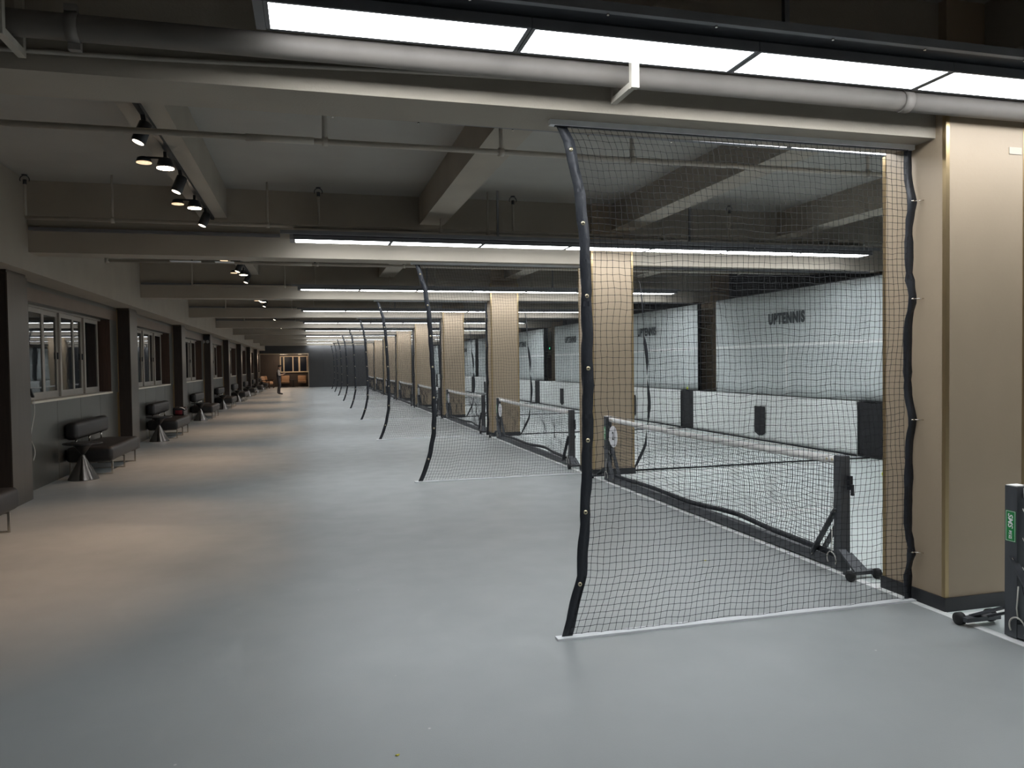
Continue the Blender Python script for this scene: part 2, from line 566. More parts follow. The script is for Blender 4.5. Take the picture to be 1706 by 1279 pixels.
# lounge window
lw = empty('window_20', (-1.12, 60.0, 1.12))
tag(lw, 'wide lounge window with cream frames and black night panes', kind='structure')
MB().box(-1.04, 1.02, -0.05, 0.04, -0.05, 0.03).build('window_sill', 'lounge_trim', lw)
MB().box(-1.04, 1.02, -0.02, 0.04, 1.13, 1.18).build('head_rail', 'lounge_trim', lw)
for x0, x1 in ((-1.04, -0.96), (-0.80, -0.72), (-0.14, -0.06), (0.30, 0.42), (0.90, 0.96)):
    MB().box(x0, x1, -0.03, 0.04, 0.03, 1.13).build('mullion', 'lounge_trim', lw)
for x0, x1 in ((-0.96, -0.80), (-0.72, -0.14), (-0.06, 0.30), (0.42, 0.90), (0.96, 1.02)):
    MB().box(x0, x1, 0.0, 0.03, 0.03, 1.13).build('pane', 'lounge_glass', lw)

# ---- cross beams
for i in range(-2, 10):
    y = Y1 + i * S + 0.08
    if y < YB:
        continue
    b = MB().box(XE - 0.2, 9.35, y, y + 0.36, ZS, ZC).build('beam', 'beam_paint', kind='structure')
    tag(b, f'{ORD[i + 2]} painted cross beam spanning the hall under the ceiling')
# ---- edge beam above the windows
tag(MB().box(-4.2, XE, YB, YE, 2.67, ZC).build('beam_edge', 'beam_paint', kind='structure'), 'long beige edge beam running above the window wall')
# ---- secondary beams running along the hall
for i in range(-1, 9):
    y0 = max(YB, Y1 + i * S + 0.44)
    y1 = Y1 + (i + 1) * S + 0.08
    for k, x in enumerate((-1.24, 1.40, 4.02, 6.64)):
        b = MB().box(x, x + 0.31, y0, y1, 3.345, ZC).build('ceiling_beam', 'beam_paint', kind='structure')
        tag(b, f'{ORD[k]} lengthwise ceiling beam from the window wall in bay {ORD[i + 2]}')

# ---- column row
def column_proto():
    c = empty('column')
    W, D = XC1 - XC0, 0.52
    t = 0.024
    H = ZS
    MB().box(0.02, W - 0.02, 0.02, D - 0.02, 0, ZC).build('core', 'column_panel', c)
    MB().box(t, W - t, 0.0, 0.02, 0.085, H + 0.35).build('front_panel', 'column_panel', c)
    MB().box(t, W - t, D - 0.02, D, 0.085, H).build('back_panel', 'column_panel', c)
    MB().box(0.0, 0.02, t, D - t, 0.085, H + 0.35).build('side_panel', 'column_panel', c)
    MB().box(W - 0.02, W, t, D - t, 0.085, H + 0.35).build('side_panel', 'column_panel', c)
    e = 0.003
    for sx in (0, 1):
        for sy in (0, 1):
            x0, x1 = (-e, t) if sx == 0 else (W - t, W + e)
            y0, y1 = (-e, t) if sy == 0 else (D - t, D + e)
            MB().box(x0, x1, y0, y1, 0.085, H + (0.35 if sy == 0 else 0)).build('corner_trim', 'bronze_trim', c)
    s = 0.012
    mb = MB()
    mb.box(-s, W + s, -s, 0.02, 0, 0.085).box(-s, W + s, D - 0.02, D + s, 0, 0.085)
    mb.box(-s, 0.02, 0.02, D - 0.02, 0, 0.085).box(W - 0.02, W + s, 0.02, D - 0.02, 0, 0.085)
    mb.build('skirting', 'black_skirting', c)
    return c
cproto = column_proto()
cols = []
for i in range(-1, 9):
    c = cproto if i == -1 else copy_tree(cproto)
    c.location = (XC0, Y1 + i * S, 0)
    if i < 0:
        tag(c, 'tan panelled column with bronze edges, outside the view beside the camera', kind='structure')
    else:
        tag(c, f'{ORD[i]} tan panelled column in the row, bronze edges and black skirting', kind='structure')
    cols.append(c)
link('notice_plate', MB().box(0.47, 0.565, -0.004, 0.0, 2.795, 2.838).mesh('notice_plate', 'notice_tag'), cols[1])
# columns against the court wall
for i in range(-1, 9):
    c = MB().box(8.92, 9.36, Y1 + i * S, Y1 + i * S + 0.52, 0, ZC).build('column_wall', 'column_panel', kind='structure')
    tag(c, f'plain tan wall column {ORD[i + 1]} seen between the court canvases')

# ---- window wall: pillars, recessed wall, panels, windows
NB = 9
pil_me = MB().box(-4.2, XP - 0.012, 0.012, 0.615, 0, 2.67).mesh('core', 'pillar_metal')
pil_f = MB().box(XP - 0.014, XP, 0.0, 0.627, 0.0, 2.635).mesh('face_panel', 'pillar_metal')
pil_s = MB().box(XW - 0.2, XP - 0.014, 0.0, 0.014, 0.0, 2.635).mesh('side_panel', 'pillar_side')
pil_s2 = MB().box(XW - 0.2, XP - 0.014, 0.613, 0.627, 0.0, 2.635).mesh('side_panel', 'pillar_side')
pil_e = MB().box(XW - 0.02, XW + 0.012, -0.02, 0.0, 0.0, 2.635).mesh('edge_strip', 'bronze_trim')
for i in range(-2, 9):
    y = 9.66 + (i - 1) * S
    if y < YB:
        continue
    p = empty('pillar', (0, y, 0))
    tag(p, f'{ORD[i + 2]} dark bronze pillar of the window wall', kind='structure')
    link('core', pil_me, p)
    link('face_panel', pil_f, p)
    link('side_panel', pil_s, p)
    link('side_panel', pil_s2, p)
    link('edge_strip', pil_e, p)
WY0, WY1, WZ0, WZ1 = 11.0, 15.12, 1.14, 2.425
wall = empty('wall_left', (0, 0, 0))
tag(wall, 'recessed bronze-grey panelled wall below and around the windows', kind='structure')
pan = MB().box(XW - 0.02, XW, 0.004, 1.136, 0.0, WZ0 - 0.03).mesh('wall_panel', 'wall_panel')
bay_me = MB()
bay_me.box(-4.2, XW - 0.02, 0, S, 0, WZ0 - 0.03)
bay_me.box(-4.2, XW, 0, S, WZ1, 2.68)
bay_me.box(-4.2, XW, 0, WY0 - 10.28, WZ0 - 0.03, WZ1)
bay_me.box(-4.2, XW, WY1 - 10.28, S, WZ0 - 0.03, WZ1)
bay_me.box(-4.2, -3.70, WY0 - 10.28, WY1 - 10.28, WZ0 - 0.03, WZ1)
bay_m = bay_me.mesh('wall_segment', 'wall_panel')
head_m = MB().box(XW, XW + 0.006, 0.02, 5.34, WZ1, 2.60).mesh('header_board', 'header_panel')
rev_m = MB().box(-3.70, XW - 0.002, WY1 - 10.28 - 0.012, WY1 - 10.28, WZ0, WZ1).mesh('reveal_board', 'reveal_wood')
rev_m2 = MB().box(-3.70, XW - 0.002, WY0 - 10.28, WY0 - 10.28 + 0.012, WZ0, WZ1).mesh('reveal_board', 'reveal_wood')
for b in range(-3, 9):
    y = 10.28 + (b) * S
    if y < YB or y > YE - 1:
        continue
    link('wall_segment', bay_m, wall, (0, y, 0))
    link('header_board', head_m, wall, (0, y, 0))
    link('reveal_board', rev_m, wall, (0, y, 0))
    link('reveal_board', rev_m2, wall, (0, y, 0))
    for k in range(5):
        yy = 9.75 - 10.28 + 0.02 + k * 1.14
        if k == 0:
            continue
        link('wall_panel', pan, wall, (0, y + yy, 0))

def window_proto():
    """five sliding sashes in a beige frame; local y=0 at the opening's near end"""
    w_ = empty('window_1')
    tag(w_, 'window', kind='structure')
    L = WY1 - WY0
    MB().box(-3.70, XW + 0.02, 0.0, L, WZ0 - 0.03, WZ0).build('window_sill', 'sill_stone', w_)
    MB().box(-3.69, -3.60, 0.012, L - 0.012, WZ1 - 0.03, WZ1).build('head_track', 'window_alu', w_)
    sash = [(0.013, 1.15, 0), (1.19, 1.87, 1), (1.87, 2.58, 0), (2.58, 3.15, 1), (3.15, 4.01, 0)]
    for y0, y1, d in sash:
        x = -3.655 + 0.03 * (1 - d)
        mb = MB()
        st = 0.075
        mb.box(x - 0.028, x, y0, y0 + st, WZ0, WZ1 - 0.03).box(x - 0.028, x, y1 - st, y1, WZ0, WZ1 - 0.03)
        mb.box(x - 0.028, x, y0 + st, y1 - st, WZ0, WZ0 + 0.095).box(x - 0.028, x, y0 + st, y1 - st, WZ1 - 0.095, WZ1 - 0.03)
        s_ = mb.build('sash', 'window_alu', w_)
        MB().box(x - 0.02, x - 0.012, y0 + st, y1 - st, WZ0 + 0.095, WZ1 - 0.095).build('pane', 'night_glass', s_)
        if d:
            MB().box(x, x + 0.018, y1 - 0.055, y1 - 0.03, 1.70, 1.80).build('latch', 'dark_metal', s_)
    return w_
wproto = window_proto()
nwin = 0
for b in range(-2, 8):
    ww = wproto if b == -2 else copy_tree(wproto)
    ww.name = f'window_{b + 3}'
    ww.location = (0, WY0 + b * S, 0)
    tag(ww, (f'{ORD[b]} five-sash sliding window in view along the bronze wall' if b >= 0 else ('five-sash sliding window beside the camera' if b == -1 else 'five-sash sliding window behind the camera')), kind='structure')

# ================================================================== STRIP LIGHTS
ZL = 3.02
PP = 1.128
def strip_proto():
    s = empty('strip_light')
    L = 7 * PP
    hb = MB()
    hb.box(0, L, 0.02, 0.30, ZL + 0.042, ZL + 0.085)
    hb.box(0, L, -0.10, 0.02, ZL + 0.05, ZL + 0.065)
    hb.box(0, L, 0.30, 0.415, ZL + 0.042, ZL + 0.052)
    hb.build('housing', 'dark_metal', s)
    MB().box(-0.04, 0.0, 0.02, 0.30, ZL - 0.005, ZL + 0.085).build('end_cap', 'housing_grey', s)
    MB().box(L, L + 0.02, 0.02, 0.30, ZL - 0.005, ZL + 0.085).build('end_cap', 'housing_grey', s)
    MB().box(-0.14, L + 0.02, -0.13, -0.10, ZL + 0.035, ZL + 0.075).build('edge_rail', 'housing_grey', s)
    dm = MB().box(0.020, PP - 0.020, 0.036, 0.290, ZL, ZL + 0.04).mesh('diffuser', ['white_alu', 'strip_diffuser'])
    dm.polygons[0].material_index = 1      # opal underside
    dm.polygons[4].material_index = 1      # side towards the beam glows too, added to brighten the beam face
    fm = MB()
    fm.box(0.002, PP - 0.002, 0.022, 0.036, ZL - 0.003, ZL + 0.042).box(0.002, PP - 0.002, 0.290, 0.298, ZL + 0.034, ZL + 0.042)
    fm.box(0.002, 0.020, 0.036, 0.290, ZL - 0.003, ZL + 0.042).box(PP - 0.020, PP - 0.002, 0.036, 0.290, ZL - 0.003, ZL + 0.042)
    fr = fm.mesh('panel_frame', 'housing_grey')
    sm = MB().lathe([(0.006, -0.008), (0.006, 0.0)], 8).mesh('screw', 'chrome')
    rm = MB().box(-0.013, 0.013, 0.10, 0.126, ZL + 0.08, ZC).mesh('hanger_rod', 'housing_grey')
    for k in range(7):
        f = link('panel_frame', fr, s, (k * PP, 0, 0))
        link('diffuser', dm, f)
        for q in (0.30, 0.82):
            link('screw', sm, s, (k * PP + q, -0.115, ZL + 0.03))
    for x in (2.46, 5.1):
        link('hanger_rod', rm, s, (x, 0, 0))
    return s
sproto = strip_proto()
for i in range(0, 10):
    s = sproto if i == 0 else copy_tree(sproto)
    s.location = (-0.155, 3.232 + i * S, 0)
    tag(s, f'{ORD[i]} long white strip light of seven panels, in front of cross beam {ORD[i]} in view', 'strip light', 'strip lights along the beams')
# a second strip hangs close behind every cross beam
for i in range(-1, 9):
    s = copy_tree(sproto)
    s.rotation_euler = (0, 0, math.radians(181.3))
    s.location = (-0.145 + 7 * PP, 4.815 + i * S, 0.0)
    tag(s, f'long white strip light tucked close behind cross beam {ORD[i]} in view' if i >= 0 else 'long white strip light above and behind the camera',
        'strip light', 'strip lights behind the beams')

# ================================================================== PIPES
YP = 3.72
bp_ = empty('waste_pipe', (0, YP, 3.026))
tag(bp_, 'thick beige pipe running along the first cross beam behind the strip light', 'pipe')
MB().tube([(-3.05, 0, 0), (3.34, 0, 0)], 0.056, 20).build('pipe_run', 'waste_pipe_paint', bp_)
MB().tube([(3.34, 0, 0), (9.2, 0, 0)], 0.056, 20).build('pipe_run', 'waste_pipe_paint', bp_)
MB().tube([(3.31, 0, 0), (3.37, 0, 0)], 0.062, 20).build('coupling', 'waste_pipe_paint', bp_)
cl = MB()
cl.tube([(-0.985, 0, 0), (-0.935, 0, 0)], 0.064, 20)
cl.build('clamp_ring', 'waste_pipe_paint', bp_)
MB().box(-0.985, -0.935, -0.045, -0.010, 0.055, 0.085).build('clamp_lug', 'waste_pipe_paint', bp_)
MB().box(-0.985, -0.935, 0.0, 0.035, -0.092, -0.055).build('clamp_lug', 'waste_pipe_paint', bp_)
for n_, x in (('far end of the window side', -1.20), ('net', 1.60)):
    br = empty('pipe_bracket', (x, 0, 0))
    tag(br, 'beige steel hanger under the thick pipe above the first net' if x > 0 else 'beige steel hanger under the thick pipe near the pipe clamp', 'bracket', 'hangers of the thick pipe')
    MB().box(-0.016, 0.016, YP - 0.12, YP + 0.13, 2.925, 2.957).build('cross_arm', 'steel_bracket', br)
    MB().box(-0.02, 0.02, YP - 0.155, YP - 0.12, 2.918, 3.62 if x < 0 else 3.05).build('upright', 'steel_bracket', br)
    MB().box(-0.016, 0.016, YP + 0.10, YP + 0.13, 2.957, 3.69).build('upright', 'steel_bracket', br)
cd = [(x, 3.866, 2.925 + (x + 3) * 0.024 + 0.006 * math.sin(x * 2.1)) for x in np.linspace(-3.05, 3.35, 30)]
cd += [(3.55, 3.78, 3.10), (3.75, 3.765, 3.115), (4.0, 3.765, 3.11), (4.2, 3.765, 3.085)]
tag(MB().tube(cd, 0.011, 8).build('cable_conduit', 'pipe_paint'), 'thin beige conduit fixed along the first cross beam below the thick pipe', 'conduit')

def sprinkler(parent, x, z0, z1):
    h = MB()
    h.tube([(x, 0, z0), (x, 0, z1 - 0.10)], 0.014, 8)
    st = h.build('riser', 'pipe_paint', parent)
    s = MB()
    s.tube([(x, 0, z1 - 0.11), (x, 0, z1 - 0.06)], 0.02, 8)
    arc = [(x + 0.046 * math.cos(a), 0, z1 - 0.06 + 0.046 * math.sin(a)) for a in np.linspace(-0.4, math.pi + 0.4, 12)]
    s.tube(arc, 0.005, 6)
    s.lathe([(0.004, z1 - 0.02), (0.03, z1 - 0.012), (0.03, z1 - 0.006), (0.004, z1 - 0.004)], 12, (x, 0, 0))
    s.build('sprinkler_head', 'dark_metal', st)

def hanger(parent, x, z0, zt, r=0.011, collar=False):
    h = MB().tube([(x, 0, z0), (x, 0, zt)], r, 8)
    o = h.build('hanger_rod', 'pipe_paint', parent)
    MB().tube([(x - 0.02, 0, z0), (x + 0.02, 0, z0)], 0.032, 12).build('pipe_clip', 'pipe_paint', o)

for i in range(0, 6):
    yb = Y1 + i * S
    # pipe just behind the cross beam
    xl = -3.05 if i == 0 else -2.70
    p = empty('sprinkler_pipe', (0, yb + (1.85 if i == 0 else 2.04), 3.145 if i == 0 else 3.06))
    tag(p, f'beige water pipe hanging just behind cross beam {ORD[i]} in view', 'pipe', 'water pipes under the ceiling')
    MB().tube([(xl, 0, 0), (9.2, 0, 0)], 0.021, 12).build('pipe_run', 'pipe_paint', p)
    if i > 0:
        MB().tube([(xl - 0.01, 0, -0.035), (xl - 0.01, 0, 0.045)], 0.03, 10).build('end_cap', 'pipe_paint', p)
    for k, x in enumerate((0.137, 1.43, 2.50, 4.7, 7.2)):
        hanger(p, x, 0.0, (3.345 if 1.40 < x < 1.71 else ZC) - (3.145 if i == 0 else 3.06), 0.020 if k in (0, 2) else 0.014)
    MB().tube([(-0.40, 0, 0), (0.06, 0, 0)], 0.026, 12).build('pipe_socket', 'pipe_paint', p)
    # pipe with upright sprinklers in front of the next beam
    z = 3.20 if i == 0 else 3.115
    xl = -2.95 if i == 0 else -2.13
    p = empty('sprinkler_pipe', (0, yb + (5.62 if i == 0 else 5.90), z))
    tag(p, f'beige pipe with upright sprinklers in front of cross beam {ORD[i + 1]} in view', 'pipe', 'water pipes under the ceiling')
    MB().tube([(xl, 0, 0), (9.2, 0, 0)], 0.021, 12).build('pipe_run', 'pipe_paint', p)
    for x in (xl, 0.139, 2.53, 5.6, 8.2):
        sprinkler(p, x, 0.0, ZC - z - 0.03)
    for x in (-2.09, -0.44, 1.60, 2.2, 4.6):
        if x > xl + 0.1:
            hanger(p, x, 0.0, (0.345 - z + 3.0) if 1.40 < x < 1.71 else ZC - z, 0.011)
# narrow dark cable tray on the window half of the beams
for i in range(0, 4):
    t = MB().box(-3.05, -0.32, 9.80 + i * S, 9.86 + i * S, 3.13, 3.165).build('cable_tray', 'housing_grey')
    tag(t, f'slim grey cable tray fixed to cross beam {ORD[i + 1]} in view', 'cable tray', 'slim cable trays on the beams')
for k, (x0, x1) in enumerate(((-1.76, -1.38), (-1.20, -0.96))):
    t = MB().box(x0, x1, 10.93, 11.03, 2.955, 2.965).build('ceiling_plate', 'white_alu')
    tag(t, ('longer' if k == 0 else 'shorter') + ' white plate hung under the second bay water pipe', 'plate')

# ================================================================== TRACK SPOTLIGHTS
def aim(o, d):
    o.rotation_euler = Vector(d).to_track_quat('-Z', 'Y').to_euler()

def spot_lamp(name, loc, d, watt, cone, blend=0.7):
    l = bpy.data.lights.new(name, 'SPOT')
    l.energy = watt
    l.color = SPOT_COL
    l.spot_size = math.radians(cone)
    l.spot_blend = blend
    l.shadow_soft_size = 0.04
    o = bpy.data.objects.new(name, l)
    COL.objects.link(o)
    o.location = loc
    aim(o, d)
    return o

cyl_head = MB().lathe([(0.030, 0.062), (0.040, 0.055), (0.043, -0.055), (0.036, -0.062)], 20)
cyl_head_m = cyl_head.mesh('lamp_head', 'dark_metal')
cyl_lens_m = MB().lathe([(0.034, -0.064), (0.034, -0.060)], 20).mesh('lens', 'spot_lens')
pk_head_m = MB().lathe([(0.030, 0.06), (0.050, 0.05), (0.066, 0.0), (0.070, -0.02)], 24).mesh('lamp_head', 'dark_metal')
pk_lens_m = MB().lathe([(0.066, -0.026), (0.066, -0.021)], 24).mesh('lens', 'spot_bright')
dm_lens_m = MB().lathe([(0.058, -0.02), (0.058, -0.015)], 24).mesh('lens', 'spot_dim')
dm_head_m = MB().lathe([(0.028, 0.03), (0.050, 0.02), (0.060, -0.014)], 24).mesh('lamp_head', 'dark_metal')
arm_m = MB().box(-0.012, 0.012, -0.012, 0.012, 0.0, 0.085).mesh('stem', 'dark_metal')
TX = -1.09
for i in range(0, 9):
    yb = Y1 + i * S
    t = empty('light_track', (TX, yb, 3.345))
    tag(t, f'black lighting track under the lengthwise beam in aisle bay {ORD[i]}', 'light track', 'black ceiling light tracks')
    MB().box(-0.018, 0.018, 0.55, 6.02, -0.032, 0.0).build('rail', 'dark_metal', t)
    MB().box(-0.024, 0.024, 0.52, 0.60, -0.04, 0.0).build('feed_box', 'dark_metal', t)
    place = ['rear', 'second', 'middle', 'fourth', 'far']
    for k, (dy, kind_) in enumerate(((2.05, 'c'), (3.02, 'p'), (3.62, 'c'), (4.66, 'p'), (5.32, 'c'))):
        if kind_ == 'c':
            d = Vector((-0.33, -0.12, -0.9)).normalized()
            s = empty('spotlight', (TX - 0.02, yb + dy, 3.315))
            tag(s, f'slim black cylinder spotlight, {ORD[k]} lamp along the track of aisle bay {ORD[i]}', 'spotlight', 'track spotlights')
            link('stem', MB().bar((0.02, 0, 0), (0.03, 0, -0.075), 0.03, 0.022).mesh('stem', 'dark_metal'), s)
            h = link('lamp_head', cyl_head_m, s, (0.015, -0.005, -0.125))
            h.scale = (1.12, 1.12, 1.25)
            aim(h, d)
            link('lens', cyl_lens_m, h)
            spot_lamp('spot_beam', Vector((TX - 0.02, yb + dy, 3.315)) + Vector((0.015, -0.005, -0.125)) + d * 0.085, d, SPOT_W, 58)
        else:
            s = empty('spotlight', (TX - 0.02, yb + dy, 3.315))
            tag(s, f'twin round downlight with glowing discs, {ORD[k]} lamp along the track of aisle bay {ORD[i]}', 'spotlight', 'track spotlights')
            link('stem', arm_m, s, (0, 0, -0.085))
            h = link('lamp_head', pk_head_m, s, (0, 0, -0.11))
            link('lens', pk_lens_m, h)
            link('arm', MB().box(-0.16, 0.0, -0.01, 0.01, -0.06, -0.045).mesh('arm', 'dark_metal'), s)
            h2 = link('lamp_head', dm_head_m, s, (-0.155, -0.03, -0.085))
            link('lens', dm_lens_m, h2)
            spot_lamp('spot_beam', (TX - 0.02, yb + dy, 3.315 - 0.145), (-0.20, -0.05, -1), SPOT_W * 0.9, 68)

# ================================================================== AISLE DIVIDER NETS
EDGE_A = ([2.88, 2.758, 2.463, 2.165, 1.83, 1.426, 1.088, 0.682, 0.344, 0.177, 0.012], [1.325, 1.387, 1.447, 1.471, 1.478, 1.481, 1.473, 1.454, 1.429, 1.384, 1.338])
EDGE_B = ([2.88, 2.548, 2.2, 2.076, 1.286, 0.80, 0.652, 0.415, 0.18, 0.012], [1.345, 1.45, 1.50, 1.506, 1.545, 1.545, 1.538, 1.495, 1.427, 1.350])

def edge_x(tab, z):
    zz, xx = np.array(tab[0])[::-1], np.array(tab[1])[::-1]
    return np.interp(z, zz, xx)

def aisle_net(tab, knots):
    """local origin on the floor under the net line; x is hall x, y=0 is the net plane"""
    n = empty('divider_net')
    nr, nc = 74, 60
    z = np.linspace(0.02, 2.865, nr)
    zs = z[:, None] + 0 * np.zeros((1, nc))
    xl = edge_x(tab, z)[:, None] + 0.05
    right = 3.665 - 0.012 * np.abs(np.sin(z * 3.9))
    u = np.linspace(0, 1, nc)[None]
    sag = (u ** 1.0)
    X = xl * (1 - sag) + right[:, None] * sag
    zs = z[:, None] + smooth_noise(nr, nc, 5, 4, 0.006) + rng.normal(size=(nr, nc)) * 0.0016 + 0.02 * np.sin(np.pi * z[:, None] / 2.9) * (u - 0.5) * 0.6
    X = X + smooth_noise(nr, nc, 5, 5, 0.004) + rng.normal(size=(nr, nc)) * 0.0016
    Y = smooth_noise(nr, nc, 14, 12, 0.018) * np.sin(np.pi * z / 2.885)[:, None]
    P = np.stack([X, Y, np.clip(zs, 0.012, 2.872)], -1)
    link('netting', net_mesh('netting', P, 0.00145, 'x', knots), n, kind='stuff')
    zz = np.linspace(0.008, 2.872, 60)
    pts = [(float(edge_x(tab, q)) + 0.003 * math.sin(q * 23), 0.0, float(q)) for q in zz]
    link('edge_band', ribbon(pts, (0.062, 0, 0), (0, 0.005, 0), 'edge_band', 'band_vinyl', 1.0), n)
    hooks = [0.32, 1.16, 1.92, 2.53]
    pts, ws = [], []
    for q in np.linspace(0.01, 2.86, 60):
        d = min(abs(q - h) for h in hooks)
        pull = math.exp(-(d / 0.10) ** 2)
        pts.append((3.650 + 0.006 * pull, 0.012 - 0.028 * pull + 0.006 * math.sin(q * 5.1), float(q)))
        ws.append((0.047, -0.012, 0))
    link('edge_band', ribbon(pts, ws, (0.0, 0.005, 0), 'edge_band', 'band_vinyl', 1.0), n)
    MB().box(1.30, 3.70, -0.018, 0.020, ZS - 0.030, ZS).build('top_rail', 'white_alu', n)
    MB().box(1.33, 3.66, -0.006, 0.010, ZS - 0.036, ZS - 0.03).build('top_hem', 'band_vinyl', n)
    MB().box(1.305, 3.70, -0.034, 0.022, 0.0, 0.012).build('floor_batten', 'white_alu', n)
    ey = MB().lathe([(0.012, 0), (0.012, 0.004), (0.005, 0.005)], 12)
    em = ey.mesh('eyelet', 'brass_eyelet')
    eh = MB().lathe([(0.0045, 0), (0.0045, 0.006)], 8).mesh('eyelet_hole', 'black_cloth')
    for q in np.arange(0.30, 2.75, 0.405):
        e = link('eyelet', em, n, (float(edge_x(tab, q)) + 0.031, -0.001, float(q)))
        e.rotation_euler = (math.pi / 2, 0, 0)
        link('eyelet_hole', eh, e)
    for h in hooks:
        hk = MB()
        hk.tube([(3.675, -0.03, h), (3.69, -0.05, h), (3.716, -0.075, h)], 0.0035, 6)
        hk.lathe([(0.009, -0.004), (0.009, 0.004)], 10, (3.668, -0.035, h))
        hk.build('hook', 'chrome', n)
    return n
netA = aisle_net(EDGE_A, 0.0036)
netB = aisle_net(EDGE_B, 0.0)
for i in range(0, 9):
    n = netA if i == 0 else (netB if i == 1 else copy_tree(netB))
    n.location = (0, 4.045 + i * S, 0)
    n.scale = (1, 1, 1)
    tag(n, f'black ball-stop net curving out from the {ORD[i]} tan column into the aisle', 'net', 'aisle ball-stop nets')

# ---- nets between the courts, hung on the court side of every column
def court_net():
    n = empty('court_net')
    nr, nc = 74, 100
    z = np.linspace(0.03, 2.865, nr)
    tz = [2.88, 2.673, 2.418, 1.908, 1.566, 0.966, 0.709, 0.367, 0.074, 0.0]
    tx = [4.40, 4.53, 4.56, 4.585, 4.625, 4.65, 4.64, 4.59, 4.44, 4.40]
    ex = lambda q: np.interp(q, tz[::-1], tx[::-1])
    xl = ex(z)[:, None] + 0.02
    u = np.linspace(0, 1, nc)[None]
    X = xl * (1 - u) + 8.36 * u + smooth_noise(nr, nc, 5, 5, 0.004) + rng.normal(size=(nr, nc)) * 0.0015
    Z = z[:, None] + smooth_noise(nr, nc, 5, 4, 0.009) + rng.normal(size=(nr, nc)) * 0.0015
    Y = smooth_noise(nr, nc, 16, 14, 0.03) * np.sin(np.pi * z / 2.885)[:, None]
    P = np.stack([X, Y, np.clip(Z, 0.02, 2.872)], -1)
    link('netting', net_mesh('netting', P, 0.0011, 'x'), n, kind='stuff')
    pts, ws = [], []
    for q in np.linspace(0.02, 2.86, 70):
        tw = abs(math.sin(q * 4.3 + 0.6)) * (1.0 if q < 1.9 else 0.45)
        pts.append((float(ex(q)) - 0.01 * tw, 0.0, float(q)))
        ws.append((0.012 + 0.038 * tw, 0.035 * (1 - tw), 0))
    link('edge_band', ribbon(pts, ws, (0, 0.005, 0), 'edge_band', 'band_vinyl', 1.0), n)
    MB().box(4.33, 8.36, -0.015, 0.02, ZS - 0.028, ZS).build('top_rail', 'housing_grey', n)
    MB().tube([(4.36, -0.02, 0.012), (5.5, -0.03, 0.012), (7.0, 0.02, 0.012), (8.36, 0.0, 0.012)], 0.012, 6).build('bottom_rope', 'cord_black', n)
    return n
cn = court_net()
for i in range(0, 8):
    n = cn if i == 0 else copy_tree(cn)
    n.location = (0, 4.045 + (i + 1) * S, 0)
    tag(n, f'black mesh net closing the court behind the {ORD[i + 1]} tan column', 'net', 'nets between the courts')

